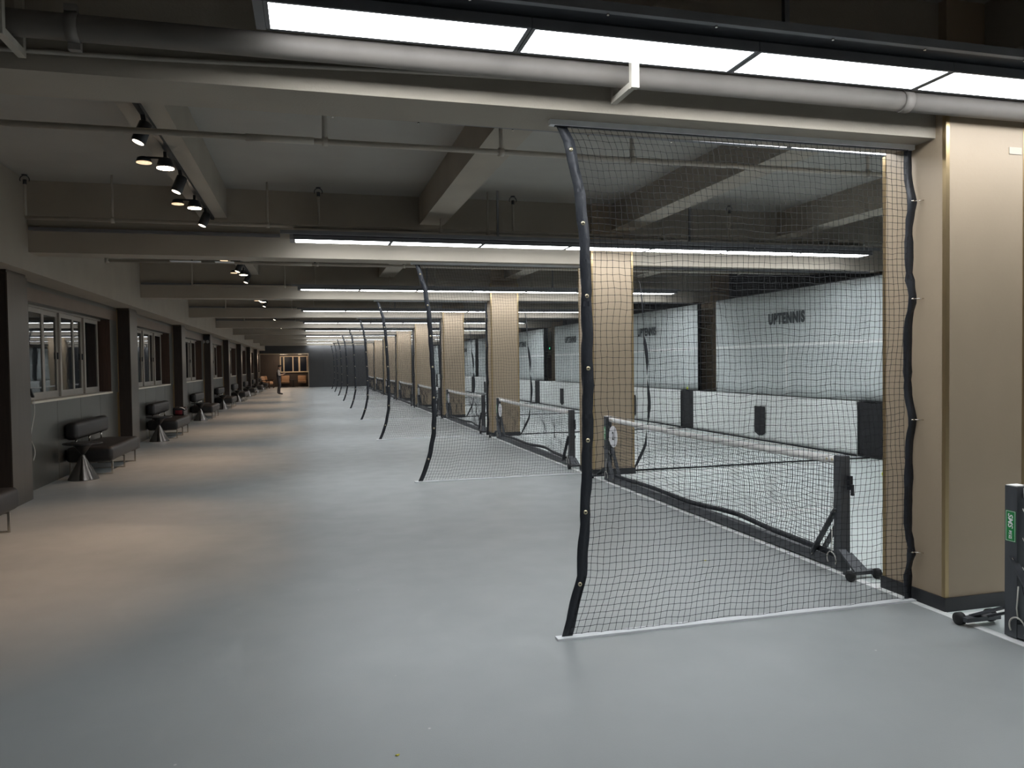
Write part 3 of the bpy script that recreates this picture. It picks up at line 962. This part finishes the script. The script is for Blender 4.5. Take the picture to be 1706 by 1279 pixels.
# ================================================================== LOW COURT NETS ON WHEELED FRAMES
TL = 4.62
def court_barrier():
    """x=0 at the net plane, y=0 at the near post's outer face, y=TL at the far one"""
    t = empty('tennis_net')
    MB().box(-0.035, 0.035, 0.07, TL - 0.07, 0.015, 0.085).build('base_bar', 'net_frame', t)
    for e, s in ((0.0, 1), (TL, -1)):
        y0, y1 = sorted((e, e + s * 0.075))
        p = MB().box(-0.04, 0.04, y0, y1, 0.008, 0.84).build('post', 'net_frame', t)
        MB().box(-0.038, 0.038, y0 + 0.004, y1 - 0.004, 0.84, 0.845).build('post_cap', 'white_tape' if s < 0 else 'net_frame', p)
        for x in (-0.036, 0.036):
            br = MB().bar((x * 1.25, e + s * 0.045, 0.455), (x * 1.25, e + s * 0.335, 0.05), 0.012, 0.045, up=(1, 0, 0)).build('brace', 'net_frame', t)
            for q in ((x * 1.4, e + s * 0.055, 0.44), (x * 1.4, e + s * 0.325, 0.065)):
                b_ = MB().lathe([(0.010, -0.004), (0.010, 0.004)], 10).build('bolt', 'chrome', br, q)
                b_.rotation_euler = (0, math.pi / 2, 0)
        # outward foot with two small wheels
        ft = MB()
        ft.bar((-0.03, e + s * 0.0, 0.16), (-0.05, e - s * 0.20, 0.05), 0.014, 0.06, up=(1, 0, 0))
        f = ft.build('foot', 'net_frame', t)
        MB().bar((0.03, e + s * 0.0, 0.13), (0.03, e - s * 0.17, 0.045), 0.014, 0.045, up=(1, 0, 0)).build('foot_strut', 'net_frame', f)
        MB().box(-0.14, 0.10, min(e - s * 0.15, e - s * 0.20), max(e - s * 0.15, e - s * 0.20), 0.03, 0.055).build('axle_plate', 'net_frame', f)
        for x in (-0.13, 0.09):
            wm = MB().lathe([(0.012, -0.016), (0.036, -0.016), (0.036, 0.016), (0.012, 0.016)], 18).build('wheel', 'rubber', f, (x, e - s * 0.215, 0.036))
            wm.rotation_euler = (0, math.pi / 2, 0)
        # tie cords
        cd = MB()
        ys = e + s * 0.10
        for q in (0.72, 0.56, 0.40):
            cd.tube([(0, e + s * 0.072, q), (-0.01, ys + s * 0.01, q - 0.035), (0.0, ys + s * 0.02, q - 0.05)], 0.0035, 5)
        cd.tube([(-0.045, e + s * 0.09, 0.30), (-0.05, e + s * 0.085, 0.18), (-0.047, e + s * 0.09, 0.12)], 0.004, 5)
        loop = [(-0.05 - 0.004 * math.sin(a), e + s * (0.09 + 0.05 * math.cos(a)), 0.075 + 0.055 * math.sin(a)) for a in np.linspace(-0.6, 3.7, 14)]
        cd.tube(loop, 0.0045, 5)
        cd.build('tie_cord', 'white_cord', p, kind='stuff')
        cr_ = MB()
        if s > 0:
            cr_.box(0.015, 0.04, e - 0.03, e, 0.60, 0.70).box(0.02, 0.035, e - 0.05, e - 0.03, 0.56, 0.64)
            cr_.build('crank', 'dark_metal', p)
    # netting
    nr, nc = 20, 128
    yv = np.linspace(0.115, TL - 0.115, nc)[None]
    un = (yv - 0.115) / (TL - 0.23)
    ztop = 0.765 - 0.018 * np.sin(np.pi * un)
    lift = 0.10 + 0.03 * np.exp(-((un - 0.36) / 0.14) ** 2) + 0.012 * np.sin(un * 11)
    v = np.linspace(0, 1, nr)[:, None]
    Z = lift * (1 - v) + ztop * v + smooth_noise(nr, nc, 5, 6, 0.006)
    X = 0.03 * np.sin(np.pi * v) * np.sin(un * 5) + smooth_noise(nr, nc, 6, 10, 0.02) * np.sin(np.pi * v) + 0.06 * (1 - v) * np.exp(-((un - 0.33) / 0.10) ** 2)
    Yg = yv + smooth_noise(nr, nc, 5, 8, 0.008) * np.sin(np.pi * v)
    P = np.stack([X, Yg, Z], -1)
    link('netting', net_mesh('netting', P, 0.0018, 'y'), t, kind='stuff')
    # white band on top, black hems
    N = 60
    pts = [(0.0 + 0.003 * math.sin(q * 31), 0.078 + (TL - 0.156) * q, 0.775 - 0.018 * math.sin(math.pi * q) + 0.0015 * math.sin(q * 90)) for q in np.linspace(0, 1, N)]
    link('top_band', ribbon(pts, (0, 0, 0.058), (0.012, 0, 0), 'top_band', 'white_tape', 0.25), t)
    ub = np.linspace(0, 1, N)
    pts = [(0.06 * math.exp(-((q - 0.33) / 0.10) ** 2) - 0.02, 0.10 + (TL - 0.20) * q, 0.085 + 0.03 * math.exp(-((q - 0.36) / 0.14) ** 2) + 0.012 * math.sin(q * 11)) for q in ub]
    link('bottom_band', ribbon(pts, (0, 0, 0.045), (0.006, 0, 0), 'bottom_band', 'band_vinyl', 0.3), t)
    for y in (0.10, TL - 0.13):
        pts = [(0.0, y, q) for q in np.linspace(0.10, 0.80, 16)]
        link('side_band', ribbon(pts, (0, 0.03, 0), (0.006, 0, 0), 'side_band', 'band_vinyl', 0.4), t)
    for y in (0.14, 0.20, TL - 0.20, TL - 0.14):
        e_ = MB().lathe([(0.010, 0), (0.010, 0.003)], 10).build('eyelet', 'brass_eyelet', t, (-0.004, y, 0.803))
        e_.rotation_euler = (0, -math.pi / 2, 0)
    cb = MB().tube([(0.0, 0.075, 0.85), (0, TL / 2, 0.835), (0, TL - 0.075, 0.85)], 0.003, 5)
    cb.build('headline_cord', 'white_cord', t)
    # number disc near the far post
    d = MB().lathe([(0.136, 0.0), (0.136, 0.005)], 40).build('number_disc', 'white_disc', t, (-0.03, TL - 0.30, 0.60))
    d.rotation_euler = (0, -math.pi / 2, 0)
    # green maker's sticker on the far post, aisle side
    g = MB().box(-0.0425, -0.040, TL - 0.069, TL - 0.006, 0.535, 0.705).build('sticker', 'sticker_green', t)
    MB().box(-0.0428, -0.0425, TL - 0.066, TL - 0.064, 0.538, 0.702).box(-0.0428, -0.0425, TL - 0.011, TL - 0.009, 0.538, 0.702) \
        .box(-0.0428, -0.0425, TL - 0.066, TL - 0.009, 0.538, 0.540).box(-0.0428, -0.0425, TL - 0.066, TL - 0.009, 0.700, 0.702).build('sticker_border', 'sticker_white', g)
    for body, w_, h_, zc, sh in (('SMS', 0.082, 0.030, 0.648, 0.3), ('\u65f6\u8fc8', 0.046, 0.021, 0.572, 0.0)):
        tm = fit_text(text_mesh(body, 0.05, 'sticker_lettering', 'sticker_white', offset=0.001, extrude=0.0004, shear=sh), w_, h_)
        lt = link('sticker_lettering', tm, g, (-0.0432, TL - 0.0375, zc))
        # reads downwards, seen from the aisle (-x side)
        lt.rotation_euler = Matrix(((0, 0, -1), (0, 1, 0), (1, 0, 0))).to_euler()
        m3 = Matrix(((0, 0, -1), (0, -1, 0), (-1, 0, 0)))
        lt.rotation_euler = m3.to_euler()
    return t
tb = court_barrier()
barriers = []
for i in range(-1, 8):
    t = tb if i == -1 else copy_tree(tb)
    t.location = (3.745, 4.735 + i * S, 0)
    if i == -1:
        tag(t, 'low wheeled tennis net whose post with green sticker stands before the first column', 'tennis net', 'low tennis nets on wheeled frames')
    else:
        tag(t, f'low wheeled tennis net with white top band standing between tan columns {ORD[i]} and {ORD[i + 1]}', 'tennis net', 'low tennis nets on wheeled frames')
    barriers.append((i, t))
for i, t in barriers:
    disc = [c for c in t.children if c.name.startswith('number_disc')][0]
    dm_ = fit_text(text_mesh(str(i + 2), 0.2, 'digit', 'print_black', offset=0.004, extrude=0.001), 0.055 if i >= 0 else 0.03, 0.105)
    dg = link('digit', dm_, disc, (0.01, 0.0, 0.0062))
    dg.rotation_euler = (0, 0, -math.pi / 2)

# ================================================================== COURT CANVASES
def drape(y0, y1, z0, z1, x, amp, name, material, folds, seed, ny=90, nz=10):
    r_ = np.random.default_rng(seed)
    ph = r_.uniform(0, 6.28, 4)
    ys = np.linspace(y0, y1, ny)
    zs = np.linspace(z0, z1, nz)
    vs, fs = [], []
    for side in (0, 1):
        for z in zs:
            hang = 0.35 + 0.65 * (z1 - z) / (z1 - z0)
            for y in ys:
                d = amp * hang * (math.sin(folds * y + ph[0]) * 0.6 + math.sin(folds * 2.3 * y + ph[1] + z) * 0.3 + 0.4 * math.sin(folds * 0.4 * y + ph[2]))
                vs.append((x + d + side * 0.006, y, z))
    n = nz * ny
    for s in (0, 1):
        for j in range(nz - 1):
            for k in range(ny - 1):
                a = s * n + j * ny + k
                q = (a, a + ny, a + ny + 1, a + 1)
                fs.append(q if s == 0 else tuple(reversed(q)))
    for j in range(nz - 1):
        a = j * ny
        fs.append((a, a + n, a + n + ny, a + ny))
        b = j * ny + ny - 1
        fs.append((b, b + ny, b + n + ny, b + n))
    for k in range(ny - 1):
        fs.append((k, k + 1, k + 1 + n, k + n))
        b = (nz - 1) * ny + k
        fs.append((b, b + n, b + n + 1, b + 1))
    mb = MB()
    mb._add(vs, fs, True)
    return mb.mesh(name, material)

XV = 8.45
tx_m = fit_text(text_mesh('UPTENNIS', 0.25, 'lettering', 'print_grey', offset=0.013, extrude=0.0015, spacing=1.15), 1.10, 0.215)
RT = Matrix(((0, 0, -1), (-1, 0, 0), (0, 1, 0))).to_euler()
for b in range(-1, 8):
    yc = 12.28 + b * S
    y0, y1 = 9.62 + b * S, 14.78 + b * S
    if b == 2:
        y0, y1 = 15.45 + S, 25.95
    if b == 3:
        y0 = 27.30
    cv = empty('wall_canvas', (XV, yc, 0))
    tag(cv, f'pale canvas with dark lettering hung on the court wall of court {ORD[b + 1]}', 'canvas', 'lettered canvases on the court wall')
    link('sheet', drape(y0 - yc, y1 - yc, 0.89, 2.82, 0, 0.016, 'sheet', 'canvas', 6.0, b + 20), cv)
    lt = link('lettering', tx_m, cv, (-0.026, -0.03, 2.31))
    lt.rotation_euler = RT
    MB().tube([(0, y0 - yc, 2.825), (0, y1 - yc, 2.825)], 0.008, 6).build('top_wire', 'dark_metal', cv)
    # low canvas in front, with its ledge and a dark pocket
    ly0, ly1 = 10.31 + b * S, min(15.66 + b * S, YE - 0.1)
    lc = empty('low_canvas', (XV - 0.08, yc, 0))
    tag(lc, f'low pale canvas skirt with a black pocket along the wall of court {ORD[b + 1]}', 'canvas', 'low canvas skirts on the court wall')
    link('sheet', drape(ly0 - yc, ly1 - yc, 0.012, 0.86, 0, 0.012, 'sheet', 'canvas_low', 5.0, b + 50), lc)
    MB().box(0.0, 0.35, ly0 - yc, ly1 - yc, 0.86, 0.872).build('ledge', 'canvas_low', lc)
    MB().tube([(-0.012, ly0 - yc, 0.014), (-0.02, 0, 0.012), (-0.012, ly1 - yc, 0.014)], 0.014, 6).build('bottom_rope', 'cord_black', lc)
    py = 12.98 + b * S - yc
    MB().poly([(-0.022, py - 0.17, 0.65), (-0.022, py + 0.17, 0.65), (-0.022, py + 0.17, 0.16), (-0.022, py + 0.03, 0.10), (-0.022, py - 0.09, 0.11), (-0.022, py - 0.17, 0.16)], (-0.012, 0, 0)).build('pocket', 'black_cloth', lc)
    MB().tube([(-0.03, py - 0.17, 0.655), (-0.03, py + 0.17, 0.655)], 0.006, 6).build('pocket_hem', 'black_cloth', lc)
    if b == 7:
        continue
    bc = empty('black_flap', (XV - 0.06, ly1 + 0.31, 0))
    tag(bc, f'black mesh flap low on the wall between courts {ORD[b + 1]} and {ORD[b + 2]}', 'flap', 'black flaps between the low canvases')
    MB().box(0, 0.02, -0.30, 0.30, 0.02, 0.86).build('mesh_sheet', 'black_cloth', bc)
    MB().box(0.0, 0.35, -0.92, 0.30, 0.873, 0.885).build('cover_strip', 'black_cloth', bc)
    MB().tube([(-0.01, -0.30, 0.02), (-0.01, 0.30, 0.02)], 0.012, 6).build('bottom_rope', 'cord_black', bc)
    MB().tube([(-0.008, 0.30, 0.02), (-0.008, 0.30, 0.86)], 0.012, 6).build('side_rope', 'cord_black', bc)

# green indicator light on a wall column
g = empty('indicator_light', (8.92, 27.95, 2.1))
tag(g, 'small box with a green light on the court wall column', 'indicator light')
MB().box(-0.03, 0, -0.09, 0.09, -0.07, 0.07).build('box', 'dark_metal', g)
MB().box(-0.034, -0.03, -0.04, 0.04, -0.03, 0.03).build('green_lamp', 'green_led', g)
MB().box(-0.02, 0, -0.03, 0.03, 0.30, 0.62).build('speaker_bar', 'grey_plastic', g)
d = empty('hose_cabinet', (8.92, 27.9, 0.9))
tag(d, 'brown cabinet with a recessed door on the court wall column', 'cabinet')
MB().box(-0.04, 0, -0.24, 0.30, 0, 0.98).build('body', 'column_panel', d)
MB().box(-0.046, -0.04, -0.18, 0.24, 0.04, 0.93).build('door', 'reveal_wood', d)

# tennis balls
def ball(loc, label):
    bm = bmesh.new()
    bmesh.ops.create_icosphere(bm, subdivisions=3, radius=0.0335)
    for f in bm.faces:
        f.smooth = True
    me = bpy.data.meshes.new('felt')
    bm.to_mesh(me)
    bm.free()
    me.materials.append(MATS['ball_felt'])
    e = empty('tennis_ball', loc)
    link('felt', me, e)
    sm = []
    for a in np.linspace(0, 2 * math.pi, 33):
        q = Vector((math.cos(a), math.sin(a), 0.5 * math.sin(2 * a))).normalized() * 0.0337
        sm.append(q)
    MB().tube(sm, 0.0012, 4, caps=False).build('seam', 'sticker_white', e)
    tag(e, label, 'ball', 'tennis balls')
ball((8.44, 16.05, 0.919), 'yellow tennis ball lying on the ledge of the court wall')
ball((7.25, 8.41, 0.0335), 'yellow tennis ball on the court floor behind the first column')
for loc, r_, lab in (((0.306, 3.016, 0.0), 0.0075, 'tiny yellow scrap lying on the open aisle floor'), ((2.93, 5.313, 0.0), 0.012, 'small yellow scrap on the floor behind the first net')):
    s = MB()
    pts = [(r_ * (1 + 0.4 * math.sin(3 * a)) * math.cos(a), 0.6 * r_ * math.sin(a), 0.001 + 0.001 * math.sin(2 * a)) for a in np.linspace(0, 2 * math.pi, 12, endpoint=False)]
    s.poly(pts, (0, 0, 0.003))
    o = s.build('leaf_scrap', 'scrap', loc=loc)
    tag(o, lab, 'scrap')

# ================================================================== BENCH SOFAS AND CONE TABLES
def sofa_proto():
    """origin on the floor at the near end by the wall: x 0..0.62 towards the aisle, y 0..1.84"""
    s = empty('bench_sofa')
    link('seat', rounded(0.0, 0.62, 0.0, 1.84, 0.195, 0.41, 0.055, 4, 'seat'), s)
    link('backrest', rounded(0.0, 0.17, -0.02, 1.80, 0.52, 0.775, 0.06, 4, 'backrest'), s)
    pm = MB().lathe([(0.012, 0.40), (0.012, 0.53)], 12).mesh('back_post', 'chrome')
    for y in (0.22, 0.92, 1.62):
        link('back_post', pm, s, (0.085, y, 0))
    lm = MB()
    w_ = 0.022
    lm.box(0.02, 0.02 + w_, -w_ / 2, w_ / 2, 0.0, 0.195).box(0.575, 0.575 + w_, -w_ / 2, w_ / 2, 0.0, 0.195)
    lm.box(0.02 + w_, 0.575, -w_ / 2, w_ / 2, 0.0, 0.014).box(0.02 + w_, 0.575, -w_ / 2, w_ / 2, 0.181, 0.195)
    l_ = lm.mesh('leg', 'chrome')
    for y in (0.11, 0.87, 1.63):
        link('leg', l_, s, (0, y, 0))
    return s
def table_proto():
    t = empty('cone_table')
    MB().lathe([(0.198, 0.0), (0.198, 0.006), (0.022, 0.345), (0.022, 0.35)], 48).build('cone_base', 'cone_metal', t)
    MB().lathe([(0.022, 0.345), (0.10, 0.46), (0.135, 0.497)], 40).build('flared_neck', 'table_black', t)
    MB().lathe([(0.245, 0.497), (0.252, 0.50), (0.252, 0.512), (0.246, 0.516)], 48).build('table_top', 'table_black', t)
    return t
sp_, tp_ = sofa_proto(), table_proto()
spots = [(-1, 6.62)] + [(b, 12.27 + b * S - (0.28 if b == 1 else 0)) for b in range(0, 8)]
for k, (b, y) in enumerate(spots):
    s = sp_ if k == 0 else copy_tree(sp_)
    s.location = (-3.43 + (0.04 if b == -1 else 0), y, 0)
    tag(s, ('black leather bench sofa cut off at the picture edge before the first pillar in view' if b == -1 else
            f'black leather bench sofa with floating backrest under window {ORD[b]} in view'), 'sofa', 'bench sofas along the window wall')
    if b >= 0:
        t = tp_ if b == 0 else copy_tree(tp_)
        t.location = (-3.105, 11.90 + b * S - (0.35 if b == 1 else 0), 0)
        tag(t, f'black round side table on a metal cone beside the sofa under window {ORD[b]}', 'side table', 'cone side tables')

# bag on the second sofa
bg = empty('sports_bag', (-3.02, 19.8, 0.412))
tag(bg, 'dark bag with red side and white trim on the second sofa', 'bag')
link('body', rounded(-0.16, 0.14, -0.15, 0.17, 0.0, 0.19, 0.04, 3, 'body', 'bag_cloth'), bg)
link('red_side', rounded(-0.10, 0.06, -0.158, -0.13, 0.02, 0.12, 0.01, 2, 'red_side', 'bag_red'), bg)
MB().tube([(0.0, -0.155, 0.19), (0.06, -0.155, 0.175), (0.12, -0.155, 0.14)], 0.010, 6).build('white_trim', 'sticker_white', bg)
MB().box(0.09, 0.145, -0.156, -0.145, 0.0, 0.11).build('grey_pocket', 'grey_plastic', bg)

# white cords and black plugs hanging at the window sill
for b in range(0, 2):
    y = 11.0 + b * S
    c = empty('power_cord', (XW + 0.02, y, 0))
    tag(c, f'white cord with a black plug hanging below window {ORD[b]} in view', 'cord', 'cords hanging below the windows')
    pts = [(0, 0.03, 1.16), (0.0, 0.06, 1.08), (0.0, 0.05, 0.98), (0.0, -0.03, 0.85), (0, -0.09, 0.74), (0, -0.10, 0.66), (0, 0.0, 0.56), (0.0, 0.03, 0.47), (0, -0.05, 0.38)]
    P_ = [Vector(p) for p in pts]
    sm = []
    for k in range(len(P_) - 1):
        p0, p1, p2, p3 = P_[max(0, k - 1)], P_[k], P_[k + 1], P_[min(len(P_) - 1, k + 2)]
        for q in np.linspace(0, 1, 6, endpoint=False):
            sm.append(0.5 * ((2 * p1) + (p2 - p0) * q + (2 * p0 - 5 * p1 + 4 * p2 - p3) * q * q + (3 * p1 - p0 - 3 * p2 + p3) * q ** 3))
    MB().tube(sm, 0.0055, 6).build('wire', 'white_cord', c)
    MB().bar((0.0, -0.10, 1.30), (0.0, 0.02, 1.20), 0.02, 0.035, up=(1, 0, 0)).build('plug', 'black_skirting', c)

# emergency lamp on a pillar
e = empty('emergency_light', (-3.33, 9.655 + 3 * S - 0.0, 2.46))
tag(e, 'twin-head emergency light high on the fourth pillar in view', 'emergency light')
MB().box(-0.16, 0.08, -0.07, 0.0, 0.0, 0.13).build('box', 'dark_metal', e)
for x in (-0.10, 0.03):
    h = MB().lathe([(0.03, -0.03), (0.055, 0.03)], 14).build('lamp_head', 'grey_plastic', e, (x, -0.08, -0.05))
    h.rotation_euler = (math.radians(100), 0, 0)

# ================================================================== LOUNGE FURNITURE
def armchair(loc, rz, label):
    a = empty('armchair', loc)
    a.rotation_euler = (0, 0, rz)
    link('seat', rounded(-0.30, 0.30, -0.32, 0.26, 0.28, 0.46, 0.05, 3, 'seat', 'tan_leather'), a)
    b_ = link('backrest', rounded(-0.31, 0.31, -0.07, 0.07, 0.0, 0.50, 0.055, 3, 'backrest', 'tan_leather'), a, (0, 0.28, 0.36))
    b_.rotation_euler = (math.radians(-14), 0, 0)
    for x in (-0.34, 0.34):
        MB().box(x - 0.035, x + 0.035, -0.32, 0.24, 0.54, 0.585).build('armrest', 'reveal_wood', a)
    for x in (-0.34, 0.34):
        for y in (-0.28, 0.22):
            MB().bar((x, y, 0.54), (x * 1.03, y * 1.08, 0.0), 0.045).build('leg', 'reveal_wood', a)
    tag(a, label, 'armchair', 'tan armchairs in the lounge')
armchair((-2.92, 56.6, 0), math.radians(70), 'tan leather armchair by the last pillar of the window wall')
armchair((-3.0, 58.6, 0), math.radians(50), 'tan leather armchair in the lounge corner, behind another tan armchair')
armchair((-1.78, 59.3, 0), 0.0, 'tan leather armchair behind the standing person')
armchair((-0.58, 59.3, 0), 0.0, 'tan leather armchair beside the pale trim of the lounge opening')
t = empty('lounge_table', (-1.2, 59.2, 0))
tag(t, 'small dark round table between two tan lounge armchairs', 'side table')
MB().lathe([(0.16, 0), (0.16, 0.015), (0.03, 0.05), (0.03, 0.50)], 24).build('base', 'table_black', t)
MB().lathe([(0.25, 0.50), (0.25, 0.525)], 28).build('table_top', 'table_black', t)
for k, (x, y, r_) in enumerate(((-1.85, 58.6, 0.28), (-0.7, 58.9, 0.12))):
    l_ = empty('ceiling_light', (x, y, 2.45))
    tag(l_, ('large' if k == 0 else 'small') + ' round glowing ceiling light in the far lounge', 'ceiling light')
    MB().lathe([(r_ + 0.02, -0.03), (r_ + 0.02, 0.0)], 28).build('rim', 'white_alu', l_)
    MB().lathe([(r_, -0.035), (r_, -0.03)], 28).build('diffuser', 'lounge_glow', l_)
    p = bpy.data.lights.new('lounge_lamp', 'POINT')
    p.energy = LOUNGE_W * (1.0 if k == 0 else 0.7)
    p.color = (1.0, 0.78, 0.56)
    p.shadow_soft_size = 0.2
    po = bpy.data.objects.new('lounge_lamp', p)
    COL.objects.link(po)
    po.location = (x, y, 2.15)

# ================================================================== PERSON
def person():
    root = empty('person', (-1.66, 44.0, 0))
    tag(root, 'person in a dark vest and trousers standing in the aisle looking at a phone', 'person')
    V, E, R = [], [], []
    def add(p, r, prev=None):
        V.append(p)
        R.append(r)
        if prev is not None:
            E.append((prev, len(V) - 1))
        return len(V) - 1
    pel = add((0, 0, 0.90), (0.145, 0.11))
    ab = add((0.0, 0, 1.06), (0.14, 0.105), pel)
    ch = add((-0.02, 0, 1.24), (0.165, 0.115), ab)
    ns = add((-0.01, 0, 1.365), (0.085, 0.07), ch)
    nk = add((0.02, 0, 1.41), (0.052, 0.052), ns)
    hd = add((0.055, 0, 1.475), (0.078, 0.088), nk)
    hc = add((0.075, 0, 1.545), (0.080, 0.090), hd)
    ht = add((0.070, 0, 1.595), (0.05, 0.06), hc)
    ns_ = add((0.150, 0, 1.495), (0.014, 0.014), hd)
    for s in (-1, 1):
        hp = add((0.0, 0.09 * s, 0.84), (0.095, 0.09), pel)
        kn = add((0.03 + 0.03 * s * -1, 0.10 * s, 0.47), (0.066, 0.062), hp)
        cf = add((-0.01 - 0.03 * s, 0.10 * s, 0.30), (0.060, 0.056), kn)
        an = add((-0.02 - 0.05 * s, 0.10 * s, 0.09), (0.042, 0.042), cf)
        bl = add((0.06 - 0.05 * s, 0.11 * s, 0.045), (0.045, 0.040), an)
        to = add((0.16 - 0.05 * s, 0.12 * s, 0.035), (0.036, 0.034), bl)
        sh = add((-0.01, 0.175 * s, 1.315), (0.062, 0.062), ch)
        el = add((0.0, 0.215 * s, 1.06), (0.046, 0.046), sh)
        wr = add((0.20, 0.10 * s, 1.09), (0.030, 0.030), el)
        pm = add((0.265, 0.065 * s, 1.115), (0.034, 0.022), wr)
        for q in range(4):
            k0 = add((0.30, (0.085 - 0.022 * q) * s, 1.125 + 0.008 * q), (0.010, 0.010), pm)
            k1 = add((0.335 - 0.004 * q, (0.07 - 0.022 * q) * s, 1.135 + 0.010 * q), (0.009, 0.009), k0)
            add((0.345 - 0.006 * q, (0.045 - 0.02 * q) * s, 1.15 + 0.010 * q), (0.008, 0.008), k1)
        th = add((0.262, 0.045 * s, 1.145), (0.011, 0.011), pm)
        add((0.295, 0.025 * s, 1.168), (0.009, 0.009), th)
    me = bpy.data.meshes.new('figure')
    me.from_pydata(V, E, [])
    o = bpy.data.objects.new('figure_tmp', me)
    COL.objects.link(o)
    sk = o.modifiers.new('s', 'SKIN')
    for k, r_ in enumerate(R):
        me.skin_vertices[0].data[k].radius = r_
    me.skin_vertices[0].data[pel].use_root = True
    sb = o.modifiers.new('d', 'SUBSURF')
    sb.levels = 1
    sb.render_levels = 1
    bpy.context.view_layer.update()
    bm_ = bpy.data.meshes.new_from_object(o.evaluated_get(bpy.context.evaluated_depsgraph_get()))
    bpy.data.objects.remove(o)
    bm_.name = 'body'
    bm_.materials.clear()
    for m_ in ('trousers', 'shirt', 'skin', 'vest', 'rubber'):
        bm_.materials.append(MATS[m_])
    for p in bm_.polygons:
        c = p.center
        p.use_smooth = True
        if c.z < 0.075:
            k = 4
        elif c.z < 0.96:
            k = 0
        elif c.z > 1.39 or (c.x > 0.13 and c.z < 1.25):
            k = 2
        elif abs(c.y) > 0.135:
            k = 1
        else:
            k = 3
        p.material_index = k
    link('body', bm_, root)
    hm = MB()
    hm.lathe([(0.072, 0.0), (0.094, 0.05), (0.090, 0.09), (0.055, 0.125), (0.01, 0.135)], 20, (0.052, 0, 1.505))
    link('hair', hm.mesh('hair', 'hair'), root)
    for s in (-1, 1):
        MB().lathe([(0.004, 0), (0.016, 0.006), (0.004, 0.02)], 10, (0.065, 0.088 * s, 1.505)).build('ear', 'skin', root)
        MB().lathe([(0.003, 0), (0.008, 0.004), (0.003, 0.008)], 8, (0.140, 0.03 * s, 1.515)).build('eye', 'hair', root)
    MB().box(0.136, 0.142, -0.02, 0.02, 1.452, 1.458).build('mouth', 'bag_red', root)
    ph = empty('phone', (-1.66 + 0.315, 44.0, 1.165))
    ph.rotation_euler = (0, math.radians(-35), 0)
    tag(ph, 'glowing phone held in the hands of the standing person', 'phone')
    MB().box(-0.075, 0.075, -0.037, 0.037, -0.005, 0.004).build('case', 'table_black', ph)
    MB().box(-0.068, 0.068, -0.033, 0.033, 0.004, 0.006).build('screen', 'phone_screen', ph)
person()
